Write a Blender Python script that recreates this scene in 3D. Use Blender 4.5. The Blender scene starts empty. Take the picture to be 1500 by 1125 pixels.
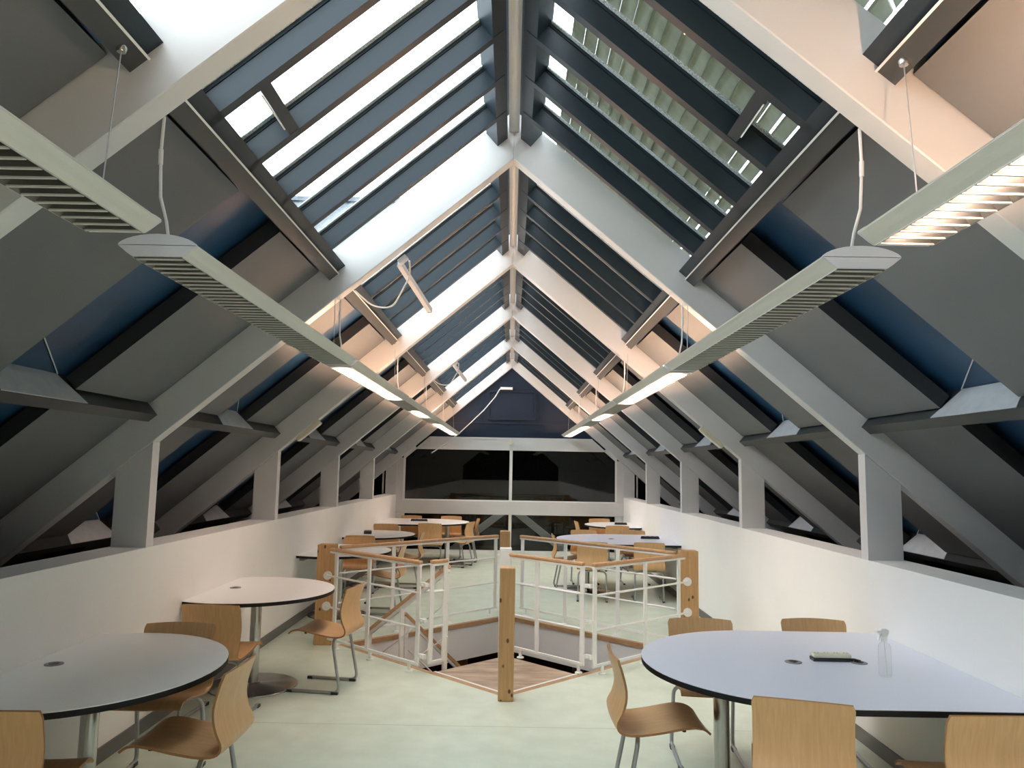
import bpy, math, random
from mathutils import Vector, Matrix

random.seed(7)
SC = bpy.context.scene
COL = SC.collection

# ------------------------------------------------------------------ camera
CAM = Vector((0.0172, 0.0, 1.675))
def add_camera():
    p, y, r = 0.1123, -0.0008, 0.0173
    f = Vector((math.sin(y) * math.cos(p), math.cos(y) * math.cos(p), math.sin(p)))
    rt = Vector((math.cos(y), -math.sin(y), 0))
    up = rt.cross(f)
    rt2 = rt * math.cos(r) + up * math.sin(r)
    up2 = -rt * math.sin(r) + up * math.cos(r)
    cd = bpy.data.cameras.new('camera')
    cd.sensor_width = 36.0
    cd.lens = 36.0 * 1107 / 1500
    cd.clip_start = 0.05
    cd.clip_end = 300
    co = bpy.data.objects.new('camera', cd)
    m = Matrix(((rt2.x, up2.x, -f.x, CAM.x), (rt2.y, up2.y, -f.y, CAM.y), (rt2.z, up2.z, -f.z, CAM.z), (0, 0, 0, 1)))
    co.matrix_world = m
    COL.objects.link(co)
    SC.camera = co
add_camera()

# ------------------------------------------------------------------ sky, exposure
SKY_STRENGTH = 4.0
LAMP_UP, LAMP_DOWN = 95.0, 150.0
world = bpy.data.worlds.new('overcast_sky')
SC.world = world
world.use_nodes = True
_bg = world.node_tree.nodes['Background']
_bg.inputs[0].default_value = (0.90, 0.95, 1.0, 1)
_bg.inputs[1].default_value = SKY_STRENGTH
vs = SC.view_settings
vs.view_transform = 'Standard'
vs.look = 'None'
vs.exposure = 0.62
vs.gamma = 1.0
vs.use_curve_mapping = False
SC.display_settings.display_device = 'sRGB'
SC.cycles.max_bounces = 12
SC.cycles.diffuse_bounces = 7
SC.cycles.glossy_bounces = 4
SC.cycles.transparent_max_bounces = 16
SC.cycles.sample_clamp_indirect = 6.0
SC.cycles.caustics_reflective = False
SC.cycles.caustics_refractive = False

# ------------------------------------------------------------------ materials
MATS = {}
def mat(name, color, rough=0.5, metal=0.0, noise=0.0, nscale=8.0, bump=0.0, bscale=60.0, spec=0.5, stretch=None, emit=None, estr=0.0, color2=None, detail=3.0):
    m = bpy.data.materials.new(name)
    m.use_nodes = True
    nt = m.node_tree
    b = nt.nodes['Principled BSDF']
    b.inputs['Base Color'].default_value = (*color, 1)
    b.inputs['Roughness'].default_value = rough
    b.inputs['Metallic'].default_value = metal
    b.inputs['Specular IOR Level'].default_value = spec
    if emit:
        b.inputs['Emission Color'].default_value = (*emit, 1)
        b.inputs['Emission Strength'].default_value = estr
    if noise > 0 or bump > 0:
        tc = nt.nodes.new('ShaderNodeTexCoord')
        mp = nt.nodes.new('ShaderNodeMapping')
        if stretch: mp.inputs['Scale'].default_value = stretch
        nt.links.new(tc.outputs['Object'], mp.inputs['Vector'])
    if noise > 0:
        n = nt.nodes.new('ShaderNodeTexNoise')
        n.inputs['Scale'].default_value = nscale
        n.inputs['Detail'].default_value = detail
        nt.links.new(mp.outputs[0], n.inputs['Vector'])
        rp = nt.nodes.new('ShaderNodeValToRGB')
        c2 = color2 or tuple(max(0, c * (1 - noise)) for c in color)
        c1 = color if color2 else tuple(min(1, c * (1 + noise)) for c in color)
        rp.color_ramp.elements[0].position = 0.32
        rp.color_ramp.elements[1].position = 0.68
        rp.color_ramp.elements[0].color = (*c2, 1)
        rp.color_ramp.elements[1].color = (*c1, 1)
        nt.links.new(n.outputs[0], rp.inputs[0])
        nt.links.new(rp.outputs[0], b.inputs['Base Color'])
    if bump > 0:
        n2 = nt.nodes.new('ShaderNodeTexNoise')
        n2.inputs['Scale'].default_value = bscale
        nt.links.new(mp.outputs[0], n2.inputs['Vector'])
        bp = nt.nodes.new('ShaderNodeBump')
        bp.inputs['Strength'].default_value = bump
        bp.inputs['Distance'].default_value = 0.01
        nt.links.new(n2.outputs[0], bp.inputs['Height'])
        nt.links.new(bp.outputs[0], b.inputs['Normal'])
    MATS[name] = m
    return m

def glass_mat(name, tint, ior=1.5, extra=0.0, rough=0.0):
    m = bpy.data.materials.new(name)
    m.use_nodes = True
    nt = m.node_tree
    nt.nodes.remove(nt.nodes['Principled BSDF'])
    out = nt.nodes['Material Output']
    tr = nt.nodes.new('ShaderNodeBsdfTransparent')
    tr.inputs[0].default_value = (*tint, 1)
    gl = nt.nodes.new('ShaderNodeBsdfGlossy')
    gl.inputs['Roughness'].default_value = rough
    # Schlick reflectance from the facing angle (the same on both faces of the pane)
    lw = nt.nodes.new('ShaderNodeLayerWeight')
    lw.inputs['Blend'].default_value = 0.5
    r0 = ((ior - 1) / (ior + 1)) ** 2
    pw = nt.nodes.new('ShaderNodeMath'); pw.operation = 'POWER'; pw.inputs[1].default_value = 5.0
    ma = nt.nodes.new('ShaderNodeMath'); ma.operation = 'MULTIPLY_ADD'; ma.inputs[1].default_value = 1 - r0; ma.inputs[2].default_value = r0
    nt.links.new(lw.outputs['Facing'], pw.inputs[0])
    nt.links.new(pw.outputs[0], ma.inputs[0])
    mx = nt.nodes.new('ShaderNodeMixShader')
    nt.links.new(ma.outputs[0], mx.inputs[0])
    nt.links.new(tr.outputs[0], mx.inputs[1])
    nt.links.new(gl.outputs[0], mx.inputs[2])
    nt.links.new(mx.outputs[0], out.inputs[0])
    MATS[name] = m
    return m

def wood_mat(name, c1, c2, scale=(14, 14, 1.2), nscale=3.0, rough=0.4, knots=False, knot_scale=5.0):
    m = bpy.data.materials.new(name)
    m.use_nodes = True
    nt = m.node_tree
    b = nt.nodes['Principled BSDF']
    b.inputs['Roughness'].default_value = rough
    tc = nt.nodes.new('ShaderNodeTexCoord')
    mp = nt.nodes.new('ShaderNodeMapping')
    mp.inputs['Scale'].default_value = scale
    nt.links.new(tc.outputs['Object'], mp.inputs['Vector'])
    n = nt.nodes.new('ShaderNodeTexNoise')
    n.inputs['Scale'].default_value = nscale
    n.inputs['Detail'].default_value = 5
    n.inputs['Distortion'].default_value = 0.6
    nt.links.new(mp.outputs[0], n.inputs['Vector'])
    rp = nt.nodes.new('ShaderNodeValToRGB')
    rp.color_ramp.elements[0].position = 0.3
    rp.color_ramp.elements[1].position = 0.7
    rp.color_ramp.elements[0].color = (*c2, 1)
    rp.color_ramp.elements[1].color = (*c1, 1)
    nt.links.new(n.outputs[0], rp.inputs[0])
    col = rp.outputs[0]
    if knots:
        v = nt.nodes.new('ShaderNodeTexVoronoi')
        v.inputs['Scale'].default_value = knot_scale
        mp2 = nt.nodes.new('ShaderNodeMapping')
        mp2.inputs['Scale'].default_value = (1.6, 1.6, 1.0)
        nt.links.new(tc.outputs['Object'], mp2.inputs['Vector'])
        nt.links.new(mp2.outputs[0], v.inputs['Vector'])
        r2 = nt.nodes.new('ShaderNodeValToRGB')
        r2.color_ramp.elements[0].position = 0.11
        r2.color_ramp.elements[0].color = (1, 1, 1, 1)
        r2.color_ramp.elements[1].position = 0.19
        r2.color_ramp.elements[1].color = (0, 0, 0, 1)
        nt.links.new(v.outputs['Distance'], r2.inputs[0])
        mix = nt.nodes.new('ShaderNodeMix')
        mix.data_type = 'RGBA'
        nt.links.new(r2.outputs[0], mix.inputs[0])
        nt.links.new(col, mix.inputs[6])
        mix.inputs[7].default_value = (0.09, 0.035, 0.012, 1)
        col = mix.outputs[2]
    nt.links.new(col, b.inputs['Base Color'])
    MATS[name] = m
    return m

mat('white_paint', (0.67, 0.67, 0.67), 0.45, noise=0.03, nscale=3)
mat('wall_white', (0.90, 0.89, 0.87), 0.6, noise=0.015, nscale=2)
mat('steel_white', (0.88, 0.88, 0.86), 0.35)
mat('panel_grey', (0.165, 0.172, 0.18), 0.75, noise=0.05, nscale=2)
mat('panel_edge', (0.022, 0.024, 0.028), 0.7)
mat('navy_deck', (0.019, 0.066, 0.140), 0.45, noise=0.25, nscale=1.5)
mat('navy_bar', (0.018, 0.031, 0.043), 0.4, spec=0.35)
mat('navy_gable', (0.009, 0.021, 0.046), 0.5, spec=0.3)
mat('purlin_grey', (0.042, 0.046, 0.048), 0.4, noise=0.1, nscale=4)
mat('seal_grey', (0.60, 0.66, 0.70), 0.4, noise=0.5, nscale=120)
mat('baseboard_grey', (0.14, 0.14, 0.135), 0.5)
mat('lino', (0.71, 0.80, 0.68), 0.30, noise=0.1, nscale=5, color2=(0.62, 0.70, 0.58), detail=8, bump=0.03, bscale=25)
mat('laminate_white', (0.92, 0.92, 0.91), 0.28)
mat('laminate_lavender', (0.72, 0.74, 0.84), 0.28)
mat('black_edge', (0.008, 0.008, 0.009), 0.6, spec=0.25)
mat('black_plastic', (0.02, 0.02, 0.022), 0.4)
mat('grey_plastic', (0.22, 0.22, 0.22), 0.4)
mat('chrome', (0.62, 0.62, 0.62), 0.22, metal=1.0)
mat('brushed_steel', (0.52, 0.50, 0.47), 0.26, metal=1.0)
mat('tube_grey', (0.40, 0.41, 0.42), 0.35, metal=0.6)
mat('fixture_white', (0.72, 0.715, 0.67), 0.35)
mat('cap_white', (0.68, 0.68, 0.71), 0.35)
mat('louvre_metal', (0.20, 0.19, 0.175), 0.42, metal=0.8)
mat('wire', (0.45, 0.45, 0.45), 0.4, metal=0.5)
mat('cord_white', (0.75, 0.74, 0.72), 0.4)
mat('ivory', (0.70, 0.67, 0.52), 0.4)
mat('tube_up', (1.0, 0.8, 0.6), 0.5, emit=(1.0, 0.60, 0.38), estr=LAMP_UP)
mat('tube_down', (1.0, 0.8, 0.6), 0.5, emit=(1.0, 0.74, 0.60), estr=LAMP_DOWN)
mat('tube_off', (0.8, 0.8, 0.8), 0.4)
mat('plywood_worn', (0.52, 0.40, 0.29), 0.55, noise=0.35, nscale=3.2, stretch=(1, 3, 1), color2=(0.26, 0.18, 0.125), detail=9)
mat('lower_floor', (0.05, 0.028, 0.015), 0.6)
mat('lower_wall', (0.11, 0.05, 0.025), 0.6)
mat('loft_dark', (0.012, 0.011, 0.010), 0.85, spec=0.2)
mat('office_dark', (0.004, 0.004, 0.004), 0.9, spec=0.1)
mat('slate', (0.10, 0.115, 0.135), 0.6, noise=0.3, nscale=14)
mat('brick_far', (0.16, 0.16, 0.17), 0.8)
mat('galvanised', (0.62, 0.65, 0.68), 0.4, noise=0.06, nscale=14)
wood_mat('beech', (0.70, 0.43, 0.21), (0.60, 0.355, 0.165), scale=(22, 3, 2.0), rough=0.36)
mat('beech_edge', (0.36, 0.18, 0.07), 0.5)
wood_mat('oak_rail', (0.60, 0.36, 0.19), (0.50, 0.29, 0.14), scale=(8, 8, 8), rough=0.4)
wood_mat('pine', (0.60, 0.365, 0.165), (0.45, 0.255, 0.105), scale=(30, 30, 1.2), rough=0.5, knots=True, knot_scale=9.0)
wood_mat('pine_trim', (0.50, 0.31, 0.17), (0.40, 0.24, 0.12), scale=(6, 6, 20), rough=0.5)
glass_mat('glass_roof', (0.93, 0.96, 0.96), 1.35)
glass_mat('glass_window', (0.80, 0.82, 0.82), 1.50)
glass_mat('clear_plastic', (0.965, 0.97, 0.97), 1.35)

def lino_seams():
    nt = MATS['lino'].node_tree
    b = nt.nodes['Principled BSDF']
    src = b.inputs['Base Color'].links[0].from_socket
    tc = nt.nodes.new('ShaderNodeTexCoord'); sp = nt.nodes.new('ShaderNodeSeparateXYZ')
    nt.links.new(tc.outputs['Object'], sp.inputs[0])
    m1 = nt.nodes.new('ShaderNodeMath'); m1.operation = 'MULTIPLY_ADD'; m1.inputs[1].default_value = 0.5; m1.inputs[2].default_value = 0.42
    m2 = nt.nodes.new('ShaderNodeMath'); m2.operation = 'FRACT'
    m3 = nt.nodes.new('ShaderNodeMath'); m3.operation = 'LESS_THAN'; m3.inputs[1].default_value = 0.0035
    nt.links.new(sp.outputs[1], m1.inputs[0]); nt.links.new(m1.outputs[0], m2.inputs[0]); nt.links.new(m2.outputs[0], m3.inputs[0])
    mx = nt.nodes.new('ShaderNodeMix'); mx.data_type = 'RGBA'
    nt.links.new(m3.outputs[0], mx.inputs[0]); nt.links.new(src, mx.inputs[6]); mx.inputs[7].default_value = (0.42, 0.47, 0.38, 1)
    nt.links.new(mx.outputs[2], b.inputs['Base Color'])
lino_seams()
def sun_slat_mat():
    m = bpy.data.materials.new('sun_slat')
    m.use_nodes = True
    nt = m.node_tree
    nt.nodes.remove(nt.nodes['Principled BSDF'])
    out = nt.nodes['Material Output']
    d = nt.nodes.new('ShaderNodeBsdfDiffuse')
    t = nt.nodes.new('ShaderNodeBsdfTranslucent')
    tc = nt.nodes.new('ShaderNodeTexCoord')
    n = nt.nodes.new('ShaderNodeTexNoise')
    n.inputs['Scale'].default_value = 9
    n.inputs['Detail'].default_value = 6
    nt.links.new(tc.outputs['Object'], n.inputs['Vector'])
    rp = nt.nodes.new('ShaderNodeValToRGB')
    rp.color_ramp.elements[0].position = 0.3
    rp.color_ramp.elements[1].position = 0.7
    rp.color_ramp.elements[0].color = (0.26, 0.27, 0.23, 1)
    rp.color_ramp.elements[1].color = (0.42, 0.43, 0.38, 1)
    nt.links.new(n.outputs[0], rp.inputs[0])
    nt.links.new(rp.outputs[0], d.inputs[0])
    t.inputs[0].default_value = (0.120, 0.122, 0.098, 1)
    ad = nt.nodes.new('ShaderNodeAddShader')
    nt.links.new(d.outputs[0], ad.inputs[0])
    nt.links.new(t.outputs[0], ad.inputs[1])
    nt.links.new(ad.outputs[0], out.inputs[0])
    MATS['sun_slat'] = m
sun_slat_mat()

# ------------------------------------------------------------------ mesh helpers
class MB:
    def __init__(s):
        s.v = []; s.f = []; s.mi = []; s.sm = []
    def add(s, vs, fs, mi=0, smooth=False):
        o = len(s.v)
        s.v += [tuple(p) for p in vs]
        for k, f in enumerate(fs):
            s.f.append([i + o for i in f])
            s.mi.append(mi[k] if isinstance(mi, (list, tuple)) else mi)
            s.sm.append(smooth)
        return s
    def box(s, x0, x1, y0, y1, z0, z1, mi=0):
        v = [(x0, y0, z0), (x1, y0, z0), (x1, y1, z0), (x0, y1, z0), (x0, y0, z1), (x1, y0, z1), (x1, y1, z1), (x0, y1, z1)]
        f = [(0, 3, 2, 1), (4, 5, 6, 7), (0, 1, 5, 4), (1, 2, 6, 5), (2, 3, 7, 6), (3, 0, 4, 7)]
        return s.add(v, f, mi)
    def bar(s, a, b, w, h, up=(0, 0, 1), mi=0):
        a = Vector(a); b = Vector(b)
        d = (b - a).normalized()
        side = d.cross(Vector(up))
        if side.length < 1e-5: side = d.cross(Vector((0, 1, 0)))
        side.normalize()
        u = side.cross(d).normalized()
        v = []
        for p in (a, b):
            for sx, sz in ((-1, -1), (1, -1), (1, 1), (-1, 1)):
                v.append(p + side * (sx * w / 2) + u * (sz * h / 2))
        f = [(3, 2, 1, 0), (4, 5, 6, 7), (0, 1, 5, 4), (1, 2, 6, 5), (2, 3, 7, 6), (3, 0, 4, 7)]
        return s.add(v, f, mi)
    def prism(s, poly, axis, a0, a1, mi=0, side_mi=None):
        # poly: 2D points; axis 'y' -> points are (x,z); axis 'z' -> points are (x,y)
        n = len(poly)
        def P(p, a): return (p[0], a, p[1]) if axis == 'y' else (p[0], p[1], a)
        v = [P(p, a0) for p in poly] + [P(p, a1) for p in poly]
        f = [list(range(n))[::-1], list(range(n, 2 * n))]
        m = [mi, mi]
        for i in range(n):
            j = (i + 1) % n
            f.append((i, j, n + j, n + i)); m.append(mi if side_mi is None else side_mi)
        return s.add(v, f, m)
    def tube(s, path, r, n=8, mi=0, caps=True):
        path = [Vector(p) for p in path]
        rings = []
        prev = None
        for i, p in enumerate(path):
            if i == 0: t = path[1] - p
            elif i == len(path) - 1: t = p - path[i - 1]
            else: t = (path[i + 1] - p).normalized() + (p - path[i - 1]).normalized()
            t.normalize()
            if prev is None:
                a = Vector((0, 0, 1)) if abs(t.z) < 0.9 else Vector((1, 0, 0))
                u = t.cross(a).normalized()
            else:
                u = (prev - t * prev.dot(t)).normalized()
            prev = u
            w = t.cross(u)
            rings.append([p + (u * math.cos(2 * math.pi * k / n) + w * math.sin(2 * math.pi * k / n)) * r for k in range(n)])
        v = [q for R in rings for q in R]
        f = []
        for i in range(len(rings) - 1):
            for k in range(n):
                k2 = (k + 1) % n
                f.append((i * n + k, i * n + k2, (i + 1) * n + k2, (i + 1) * n + k))
        s.add(v, f, mi, True)
        if caps:
            s.add(rings[0], [list(range(n))[::-1]], mi)
            s.add(rings[-1], [list(range(n))], mi)
        return s
    def lathe(s, prof, n=20, c=(0, 0, 0), mi=0, smooth=True):
        v = []
        for r, z in prof:
            for k in range(n):
                a = 2 * math.pi * k / n
                v.append((c[0] + r * math.cos(a), c[1] + r * math.sin(a), c[2] + z))
        f = []
        for i in range(len(prof) - 1):
            for k in range(n):
                k2 = (k + 1) % n
                f.append((i * n + k, i * n + k2, (i + 1) * n + k2, (i + 1) * n + k))
        s.add(v, f, mi, smooth)
        s.add(v[:n], [list(range(n))[::-1]], mi)
        s.add(v[-n:], [list(range(n))], mi)
        return s
    def mesh(s, name, mats):
        me = bpy.data.meshes.new(name)
        me.from_pydata(s.v, [], s.f)
        for m in (mats if isinstance(mats, (list, tuple)) else [mats]): me.materials.append(MATS[m])
        for i, p in enumerate(me.polygons):
            p.material_index = s.mi[i]; p.use_smooth = s.sm[i]
        me.update()
        return me
    def build(s, name, mats, parent=None, **props):
        return link(name, s.mesh(name, mats), parent, **props)

def link(name, data, parent=None, loc=None, **props):
    o = bpy.data.objects.new(name, data)
    COL.objects.link(o)
    if parent is not None: o.parent = parent
    if loc is not None: o.location = loc
    for k, v in props.items(): o[k] = v
    return o
def empty(name, loc=(0, 0, 0), rz=0.0, **props):
    o = link(name, None, None, loc, **props)
    o.rotation_euler = (0, 0, rz)
    o.empty_display_size = 0.1
    return o
def copy_tree(o, parent=None):
    c = o.copy()
    COL.objects.link(c)
    c.parent = parent
    for ch in list(o.children): copy_tree(ch, c)
    return c
def arc(cx, cy, r, a0, a1, n, rx=None):
    rx = rx or r
    return [(cx + rx * math.cos(a0 + (a1 - a0) * i / n), cy + r * math.sin(a0 + (a1 - a0) * i / n)) for i in range(n + 1)]
def bezier_path(pts, r, n=4):
    """polyline with rounded corners"""
    pts = [Vector(p) for p in pts]
    out = [pts[0]]
    for i in range(1, len(pts) - 1):
        a, b, c = pts[i - 1], pts[i], pts[i + 1]
        d1 = (a - b); d2 = (c - b)
        k = min(r, d1.length * 0.45, d2.length * 0.45)
        p0 = b + d1.normalized() * k; p1 = b + d2.normalized() * k
        for j in range(n + 1):
            t = j / n
            out.append(p0 * (1 - t) ** 2 + b * 2 * t * (1 - t) + p1 * t * t)
    out.append(pts[-1])
    return out

# ------------------------------------------------------------------ roof geometry
AZ = 3.727
TH = math.atan(0.8447)
CT, ST = math.cos(TH), math.sin(TH)
HW = 2.266            # half width at the knee walls
WT = 1.146            # knee wall top
BAY = 2.6
Y0 = 2.225            # front face of the first truss in view
NBACK, NFRONT = 3, 5  # trusses from -3 .. 5
TT = 0.10             # truss thickness
YB = Y0 - NBACK * BAY
YG = Y0 + NFRONT * BAY   # gable plane 15.225
def XZ(side, s, t):
    return (side * (s * CT + t * ST), AZ - s * ST + t * CT)
def slope_prism(mb, side, s0, s1, t0, t1, y0, y1, mi=0, side_mi=None):
    poly = [XZ(side, s0, t0), XZ(side, s1, t0), XZ(side, s1, t1), XZ(side, s0, t1)]
    return mb.prism(poly, 'y', y0, y1, mi, side_mi)
PT = {-1: 0.205, 1: 0.178}   # inner face of the ceiling panels

# ---------------- floor with diamond opening
HOLE = dict(F=(0.0, 5.87), R=(1.56, 7.40), B=(0.0, 8.93), L=(-1.56, 7.40))
def build_floor():
    x, y0, y1 = 2.52, YB, YG + 0.1
    o = [(-x, y0), (x, y0), (x, y1), (-x, y1)]
    h = [HOLE[k] for k in 'FRBL']
    v = [(p[0], p[1], 0) for p in o + h]
    f = [(0, 1, 4), (0, 4, 7), (0, 7, 3), (3, 7, 6), (3, 6, 2), (2, 6, 5), (2, 5, 1), (1, 5, 4)]
    mb = MB(); mb.add(v, f)
    fl = mb.build('floor', 'lino', kind='structure', label='pale green mottled linoleum floor with a diamond stair opening')
    # fascia inside the opening and the wooden nosing
    hh = ['F', 'R', 'B', 'L']
    for i in range(4):
        a = Vector((*HOLE[hh[i]], 0)); b = Vector((*HOLE[hh[(i + 1) % 4]], 0))
        n = (b - a).cross(Vector((0, 0, 1))).normalized()   # pointing away from the hole
        c = (a + b) / 2
        if n.dot(c - Vector((0, 7.4, 0))) < 0: n = -n
        off = n * 0.03
        m1 = MB(); m1.bar(a + off + Vector((0, 0, -0.215)), b + off + Vector((0, 0, -0.215)), 0.056, 0.34)
        m1.build('opening_fascia', 'wall_white', fl)
        m2 = MB(); m2.bar(a + off * 0.6 + Vector((0, 0, -0.022)), b + off * 0.6 + Vector((0, 0, -0.022)), 0.05, 0.046)
        m2.build('opening_nosing', 'pine_trim', fl)
    return fl
FLOOR = build_floor()

def walls():
    for side, nm in ((-1, 'left'), (1, 'right')):
        a, b = sorted((side * HW, side * (HW + 0.245)))
        m = MB(); m.box(a, b, YB, YG, 0, WT)
        w = m.build('wall_' + nm, 'wall_white', kind='structure', label='low white knee wall with a ledge, on the %s side of the room' % nm)
        a, b = sorted((side * HW, side * (HW - 0.012)))
        m = MB(); m.box(a, b, YB, YG, 0.0, 0.085)
        m.build('baseboard_' + nm, 'baseboard_grey', kind='structure', label='dark grey skirting along the %s knee wall' % nm)
        a, b = sorted((side * (HW + 0.245), side * 4.7))
        m = MB(); m.box(a, b, YB, YG + 0.1, 0.28, 0.33)
        m.build('floor_eaves_' + nm, 'loft_dark', kind='structure', label='dark floor of the eaves behind the %s knee wall' % nm)
    # wall behind the photographer
    m = MB(); m.prism([(-4.7, -0.2), (4.7, -0.2), (4.7, 0.33), (0, 4.3), (-4.7, 0.33)], 'y', YB - 0.1, YB)
    m.build('wall_front', 'loft_dark', kind='structure', label='dark gable wall at the near end of the room')
    m = MB(); m.box(-2.26, 2.26, YB, YB + 0.06, 0, 1.15)
    m.build('wall_dado', 'wall_white', kind='structure', label='low white dado at the near end of the room')
walls()

# ---------------- trusses
ORD = {-3: 'farthest behind the viewpoint', -2: 'well behind the viewpoint', -1: 'added unseen just behind the viewpoint for its light', 0: 'overhead, nearest the viewpoint', 1: 'second from the viewpoint, at the near tables',
       2: 'third from the viewpoint, over the stair opening', 3: 'fourth from the viewpoint', 4: 'fifth from the viewpoint, before the gable', 5: 'framing the glazed gable wall'}
def trusses():
    se = 5.35
    raf = {}; post = {}
    for side in (-1, 1):
        m = MB()
        m.prism([(0, AZ), XZ(side, se, 0), XZ(side, se, 0.26), (0, AZ + 0.26 / CT)], 'y', 0, TT)
        raf[side] = m.mesh('rafter', 'white_paint')
        m = MB()
        x0, x1 = side * HW, side * (HW + 0.222)
        m.prism([(x0, WT), (x1, WT), (x1, AZ - 0.8447 * (HW + 0.222) - 0.004), (x0, AZ - 0.8447 * HW - 0.004)], 'y', 0.003, TT - 0.003)
        post[side] = m.mesh('post', 'white_paint')
    for k in range(-NBACK, NFRONT + 1):
        e = empty('roof_beam', (0, Y0 + k * BAY, 0), kind='structure', label='white timber truss, ' + ORD[k])
        for side in (-1, 1):
            r = link('rafter', raf[side], e)
            bv = r.modifiers.new('bevel', 'BEVEL'); bv.width = 0.004; bv.segments = 1
            link('post', post[side], e)
    m = MB()
    m.box(-0.034, 0.034, YB, YG, AZ + 0.185, AZ + 0.38)
    m.build('ridge_beam', 'white_paint', kind='structure', label='white ridge beam running along the roof peak')
trusses()

# ---------------- ceilings : navy deck, grey panels, purlins
def ceilings():
    rows = [(1.475, 2.832), (2.93, 4.292), (4.39, 5.30)]
    purl = [1.385, 2.845, 4.305]
    for side, nm in ((-1, 'left'), (1, 'right')):
        t0 = PT[side]
        m = MB(); slope_prism(m, side, 1.40, 5.75, 0.315, 0.36, YB, YG + 0.1)
        c = m.build('ceiling_' + nm, 'navy_deck', kind='structure', label='dark blue sloping roof deck with grey panels, %s slope' % nm)
        near, far = {}, {}
        for i, (s0, s1) in enumerate(rows):
            for key, (ya, yb) in (('n', (TT + 0.008, 1.135)), ('f', (1.755, BAY - 0.008))):
                m = MB()
                poly = [XZ(side, s0, t0), XZ(side, s1, t0), XZ(side, s1, t0 + 0.085), XZ(side, s0, t0 + 0.085)]
                v = [(p[0], ya, p[1]) for p in poly] + [(p[0], yb, p[1]) for p in poly]
                m.add(v, [(3, 2, 1, 0), (4, 5, 6, 7), (0, 1, 5, 4), (1, 2, 6, 5), (2, 3, 7, 6), (3, 0, 4, 7)], [1, 1, 0, 1, 1, 1])
                near[(i, key)] = m.mesh('ceiling_panel', ['panel_grey', 'panel_edge'])
        pm = []
        for s in purl:
            m = MB()
            slope_prism(m, side, s, s + 0.07, 0.118, 0.315, TT, BAY)
            pm.append(m.mesh('purlin', 'purlin_grey'))
        plate = {}; wire = {}
        for i in (1, 2):
            s1 = purl[i] - 0.001; s0 = s1 - 0.004
            m = MB()
            qa = [(1.11, 0.121), (1.80, 0.121), (1.70, 0.313), (1.19, 0.313)]
            v = [(XZ(side, sv, t)[0], yy, XZ(side, sv, t)[1]) for sv in (s0, s1) for yy, t in qa]
            m.add(v, [(3, 2, 1, 0), (4, 5, 6, 7), (0, 1, 5, 4), (1, 2, 6, 5), (2, 3, 7, 6), (3, 0, 4, 7)])
            plate[i] = m.mesh('purlin_plate', 'galvanised')
            m = MB(); a, b = XZ(side, s1 - 0.26, 0.305), XZ(side, s1 - 0.012, 0.300)
            m.tube([(a[0], 1.22, a[1]), (b[0], 1.69, b[1])], 0.0035, 5); wire[i] = m.mesh('tie_wire', 'cord_white')
        for k in range(-NBACK, NFRONT):
            y = Y0 + k * BAY
            for key in near: link('ceiling_panel', near[key], c, (0, y, 0))
            for i, q in enumerate(pm):
                po = link('purlin', q, c, (0, y, 0))
                if i: link('purlin_plate', plate[i], po); link('tie_wire', wire[i], po)
ceilings()

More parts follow.
